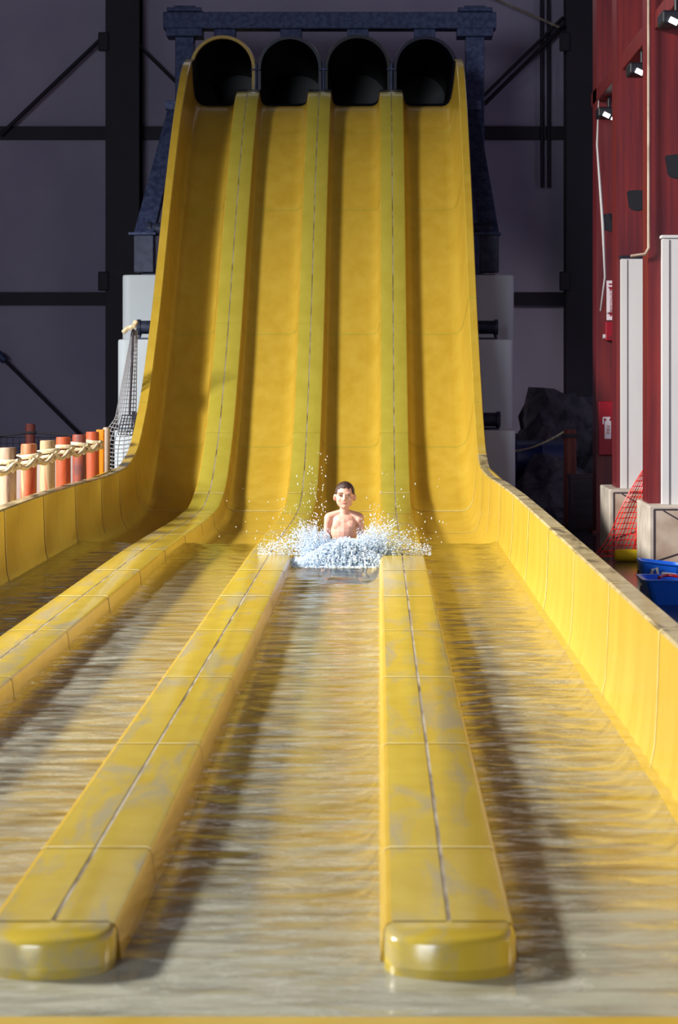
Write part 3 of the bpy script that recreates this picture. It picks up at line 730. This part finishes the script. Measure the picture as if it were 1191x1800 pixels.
# dark barrier behind
dp = thing('dark_post', 'dark brown round post behind the log barrier', 'post', None, (-4.72, 27.0, DECK))
bm = bmesh.new(); alathe(bm, [(.068, 0), (.068, 1.26), (.06, 1.29)], seg=16); bobj('shaft', bm, M['redpost'], dp, True)
tube('loop', [(.075*math.cos(t), .075*math.sin(t), 1.17) for t in np.linspace(0, 2*math.pi, 20)], .018, M['darkrope'], dp, 8)
dr = tube('dark_rope', [(-6.3+1.55*f, 27.0, .56+.1*(2*f-1)**2*.6) for f in np.linspace(0, 1, 14)]+[(-4.7+.85*f, 27-.1*f, .62-.06*f) for f in np.linspace(0.05, 1, 10)], .018, M['darkrope'], None, 8, 3)
tag(dr, 'dark slack rope strung past the dark brown post', 'rope')
dn = net('dark_net', lambda u, v: (-5.9+2.05*u, 27.05, -.4+.95*v), 24, 12, M['netdark'], .012)
tag(dn, 'dark square-mesh net below the dark rope', 'netting')
# drooping pale cargo net hung from the pipe end
def cargo(u, v):   # v 0 top .. 1 bottom
    if v < .6:
        f = v/.6; cx = -2.78-.10*f; hw = .03+.085*f; z = 1.92-1.00*f
        x = cx+hw*(2*u-1); y = 22.7-.12*math.sin(math.pi*u)*f
    else:
        f = (v-.6)/.4; hw = .115+.14*math.sin(f*math.pi*.62); cx = -2.88-.07*f
        z = .92-.66*f+.10*(2*u-1)**2*f; x = cx+hw*(2*u-1); y = 22.7-.16*math.sin(math.pi*u)-.22*math.sin(math.pi*f)
    return (x, y, z)
cn = net('cargo_net', cargo, 8, 36, M['netgrey'], .015)
tag(cn, 'pale drooping cargo net hung from a pipe left of the slide', 'netting')
tube('tie_rope', [(-2.79, 22.66, 1.98), (-2.80, 22.6, 1.5), (-2.82, 22.56, .95)], .014, M['darkrope'], cn, 8, 3)
tube('tie_knot', [(-2.90, 22.66, 1.90), (-2.85, 22.62, 1.94), (-2.78, 22.62, 1.96), (-2.76, 22.66, 2.02)], .03, M['rope'], cn, 8, 3)
net('patch', lambda u, v: (-2.93+.16*u+.05*v, 22.42-.03*v, .74+.22*v), 5, 6, M['netdark'], .014, cn)

# ------------------------------------------------------------------ boy
BX, BY, BZ = -.265, 15.28, -.112
boy = None
bm = bmesh.new()
def P(x, y, z): return Vector((x, y, z))
# local frame: x right in the picture, y away from the camera, z up from the seat
aellip(bm, P(0, .02, .10), (.115, .095, .10)); aellip(bm, P(0, .025, .22), (.105, .075, .11)); aellip(bm, P(.0, .02, .33), (.120, .080, .10))
aellip(bm, P(0, .025, .40), (.118, .068, .065))
aellip(bm, P(-.052, -.022, .372), (.052, .026, .042)); aellip(bm, P(.052, -.022, .372), (.052, .026, .042))
acaps(bm, P(0, .03, .43), P(.004, .015, .52), .042, .038)
for s in (-1, 1):
    acaps(bm, P(s*.03, .03, .475), P(s*.125, .025, .432), .030, .040)      # trapezius to shoulder
    aellip(bm, P(s*.132, .022, .42), (.043, .043, .046))
    acaps(bm, P(s*.138, .022, .415), P(s*.158, .045, .24), .036, .028)     # upper arm
    acaps(bm, P(s*.158, .045, .24), P(s*.180, -.04, .085), .028, .019)     # forearm
    aellip(bm, P(s*.184, -.058, .055), (.016, .030, .034))                  # palm
    for q, (dy, L) in enumerate(((-.03, .040), (-.011, .047), (.009, .044), (.027, .035))):
        a = P(s*.187, -.060+dy*.9, .035); b = a+P(s*.012, dy*.35, -.022); c = b+P(s*.016, dy*.2, -L+.024)
        acaps(bm, a, b, .0075, .007, 8); acaps(bm, b, c, .007, .006, 8)
    acaps(bm, P(s*.176, -.085, .06), P(s*.160, -.108, .04), .0085, .007, 8)
    acaps(bm, P(s*.062, -.01, .075), P(s*.118, -.23, .165), .068, .046)    # thigh
    acaps(bm, P(s*.118, -.23, .165), P(s*.135, -.34, .03), .044, .027)    # calf
    acaps(bm, P(s*.135, -.345, .03), P(s*.148, -.44, .022), .026, .021)    # foot
# head
HC = P(.006, .0, .612)
aellip(bm, HC+P(0, .012, .022), (.072, .088, .084), seg=24, rings=16)
aellip(bm, HC+P(0, -.012, -.030), (.066, .068, .066), seg=20, rings=14)
aellip(bm, HC+P(0, -.036, -.068), (.040, .036, .026)); aellip(bm, HC+P(0, -.062, -.074), (.016, .014, .013))
for s in (-1, 1):
    aellip(bm, HC+P(s*.034, -.052, -.022), (.024, .022, .022))
    aellip(bm, HC+P(s*.076, .012, -.010), (.011, .020, .028), Matrix.Rotation(s*.35, 3, 'Z'))
    aellip(bm, HC+P(s*.030, -.066, .026), (.026, .014, .010))
aellip(bm, HC+P(0, -.084, -.016), (.011, .015, .013)); acaps(bm, HC+P(0, -.072, .018), HC+P(0, -.084, -.012), .007, .009, 8)
for s in (-1, 1): aellip(bm, HC+P(s*.009, -.080, -.020), (.007, .009, .006))
skin = mat_plain('wet_skin', (214, 166, 148), 0.32, col2=(204, 152, 134), scale=(18, 18, 18), lo=.35, hi=.7)
sb = skin.node_tree.nodes['Principled BSDF']; sb.inputs['Subsurface Weight'].default_value = 0.15; sb.inputs['Subsurface Radius'].default_value = (.02, .008, .005); sb.inputs['Subsurface Scale'].default_value = .5
for v in bm.verts:                                # narrow child's shoulders
    v.co.x *= .88+.12*min(max((v.co.z-.49)/.05, 0), 1)
    v.co.z += .018*min(max(v.co.z/.40, 0), 1)*(1-min(max((v.co.z-.46)/.06, 0), 1))
boy = bobj('person', bm, skin, None, True)
md = boy.modifiers.new('r', 'REMESH'); md.mode = 'VOXEL'; md.voxel_size = .0042; md.use_smooth_shade = True
md = boy.modifiers.new('s', 'SMOOTH'); md.factor = .5; md.iterations = 4
apply_mods(boy); boy.data.polygons.foreach_set('use_smooth', [True]*len(boy.data.polygons))
boy.location = (BX, BY, BZ)
tag(boy, 'bare-chested child with short dark hair sitting amid the splash', 'person')
# hair: close cap cut along a hairline
hm = mat_plain('wet_dark_hair', (46, 30, 30), 0.4, col2=(78, 54, 44), scale=(120, 40, 60), bump=.5, bscale=220)
bm = bmesh.new(); bmesh.ops.create_uvsphere(bm, u_segments=48, v_segments=32, radius=1.0)
for v in bm.verts:
    d = v.co.copy(); f = 1.045+.022*mnoise.noise(d*9)
    v.co = Vector((d.x*.0735*f, .014+d.y*.0895*f, .024+d.z*.0860*f))
kill = []
for v in bm.verts:
    x, y, z = v.co
    front = .062+.006*math.sin(x*160)-.25*abs(x)*0.2 if abs(x) < .056 else .018
    lim = front if y < -.035 else (.0 if y < .03 else -.05)
    if -.035 <= y < .0: lim = .012
    if z < lim: kill.append(v)
bmesh.ops.delete(bm, geom=kill, context='VERTS')
hair = bobj('hair', bm, hm, boy, True); hair.location = HC
md = hair.modifiers.new('t', 'SOLIDIFY'); md.thickness = .006; md.offset = -1; apply_mods(hair)
browm = mat_plain('brown_brow', (134, 92, 78), .6); dk = mat_plain('dark_lash', (92, 62, 58), .6); lipm = mat_plain('lip', (176, 96, 92), .4); eyew = mat_plain('eye_white', (214, 204, 200), .3)
for s in (-1, 1):
    bm = bmesh.new(); aellip(bm, HC+P(s*.031, -.0685, .006), (.0125, .006, .0055)); bobj('eye', bm, eyew, boy, True)
    bm = bmesh.new(); aellip(bm, HC+P(s*.031, -.0735, .0055), (.0055, .003, .005)); bobj('iris', bm, dk, boy, True)
    tube('eyelid', [HC+P(s*.031+.015*t, -.0735+.004*t*t, .0115-.004*t*t) for t in (-1, -.5, 0, .5, 1)], .0028, dk, boy, 8)
    tube('eyebrow', [HC+P(s*.031+.019*t, -.079+.007*t*t, .030-.005*t*t) for t in (-1, -.5, 0, .5, 1)], .0026, browm, boy, 8)
tube('mouth', [HC+P(.026*t, -.0755+.010*t*t, -.050+.010*t*t) for t in np.linspace(-1, 1, 9)], [.001, .003, .004, .0045, .0045, .0045, .004, .003, .001], lipm, boy, 8)
bm = bmesh.new(); aellip(bm, P(0, .02, .085), (.122, .102, .095))
for s in (-1, 1): acaps(bm, P(s*.062, -.01, .075), P(s*.100, -.15, .13), .078, .064)
sh = bobj('swim_shorts', bm, mat_plain('dark_swim_shorts', (40, 48, 84), .6), boy, True)
md = sh.modifiers.new('r', 'REMESH'); md.mode = 'VOXEL'; md.voxel_size = .007; apply_mods(sh)

# ------------------------------------------------------------------ splash
def build_splash():
    ico = bmesh.new(); bmesh.ops.create_icosphere(ico, subdivisions=1, radius=1.0)
    bv = np.array([v.co[:] for v in ico.verts]); bf = np.array([[v.index for v in f.verts] for f in ico.faces]); ico.free()
    V = []; F = []; n0 = 0
    def blob(c, r, stretch, d):
        nonlocal n0
        d = np.array(d)/(np.linalg.norm(d)+1e-9); v = bv*r; al = (v@d)[:, None]*d
        v = v+al*(stretch-1)+np.array(c); V.append(v); F.append(bf+n0); n0 += len(bv)
    # crown of jets thrown up and out around the child
    for i in range(2200):
        ang = rng.uniform(0, 2*math.pi); rad = rng.uniform(.06, .31)
        sx = BX+.015+math.cos(ang)*rad*1.0; sy = 15.03+math.sin(ang)*rad*.36
        if abs(sx-BX) < .12 and sy > 15.12: sy -= .2
        side = (sx-BX)/.3
        vx = side*rng.uniform(.2, 1.5)+rng.normal(0, .35); vz = rng.uniform(.5, 2.5)*(0.74+.45*abs(side)**.7); vy = -rng.uniform(0, .5)+rng.normal(0, .2)
        T = rng.uniform(.10, .27); nn = rng.integers(9, 18); r0 = rng.uniform(.0022, .0068)
        wob = rng.normal(0, .02, 3); fq = rng.uniform(15, 40)
        for k in range(nn):
            t = T*k/nn; jit = rng.normal(0, .005, 3)+wob*math.sin(fq*t)
            p = (sx+vx*t*.55+jit[0], sy+vy*t*.5+jit[1], max(.0+vz*t-4.9*t*t+jit[2], -.01))
            if p[2] > .30 and abs(p[0]-BX) < .17: continue
            if p[2] > .19 and abs(p[0]-BX) < .10 and p[1] < 15.2: continue
            blob(p, r0*(1.15-.75*k/nn)*rng.uniform(.5, 1.25), rng.uniform(1.6, 4.5), (vx, vy, vz-9.8*t))
    # boiling foam at the foot
    for i in range(14000):
        x = BX+.02+rng.normal(0, .2); y = 14.99+rng.normal(0, .075)
        x = min(max(x, -.66+.03*rng.random()), .03-.03*rng.random())
        hh = (.20*math.exp(-((x-BX)/.30)**2))*rng.random()**1.2
        blob((x, y-.06*(1-hh/.2), hh), rng.uniform(.0018, .0066), rng.uniform(1.2, 3.5), rng.normal(0, 1, 3)+np.array([0, 0, .8]))
    # thin foam carpet sliding off in front
    for i in range(2600):
        x = BX+.02+rng.normal(0, .22); y = 14.88+rng.normal(0, .05)
        if x < -.66 or x > .03: continue
        blob((x, y, .005), rng.uniform(.003, .008), rng.uniform(1, 3), (1, .2, 0))
    # low spray thrown sideways over the dividers
    for i in range(2600):
        s = rng.choice([-1, 1]); f = rng.random()**1.2
        x = BX+s*(.20+.42*f*(1.1 if s > 0 else 1.05)); y = 15.0+rng.normal(0, .06)
        z = max(.085, .10+.20*(1-f)*rng.random()+.04*rng.normal())
        blob((x, y, z), rng.uniform(.0015, .0048)*(1.2-.5*f), rng.uniform(1, 2.5), (s, 0, .2))
    me = bpy.data.meshes.new('splash'); VV = np.concatenate(V); FF = np.concatenate(F)
    me.from_pydata(VV.tolist(), [], FF.tolist()); me.materials.append(M['splash']); me.polygons.foreach_set('use_smooth', [True]*len(me.polygons)); me.update()
    o = bpy.data.objects.new('splash', me); C.objects.link(o); tag(o, 'white water splash thrown up around the child', 'splash'); o['kind'] = 'stuff'
    V.clear(); F.clear(); n0 = 0
    for i in range(420):      # flying droplets
        a = rng.normal(0, .33); z = .12+abs(rng.normal(0, .2)); x = BX+.02+a
        if rng.random() < .2: x = BX-.17+rng.normal(0, .07); z = rng.uniform(.2, .85)
        if abs(x-BX) < .13 and z > .16: continue
        blob((x, 15.05+rng.normal(0, .13), z), rng.uniform(.0018, .0052), rng.uniform(1, 2.6), (rng.normal(0, .4), 0, 1))
    me = bpy.data.meshes.new('droplets'); VV = np.concatenate(V); FF = np.concatenate(F)
    me.from_pydata(VV.tolist(), [], FF.tolist()); me.materials.append(M['drop']); me.polygons.foreach_set('use_smooth', [True]*len(me.polygons)); me.update()
    d = bpy.data.objects.new('droplets', me); C.objects.link(d); d.parent = o; d['kind'] = 'stuff'
build_splash()
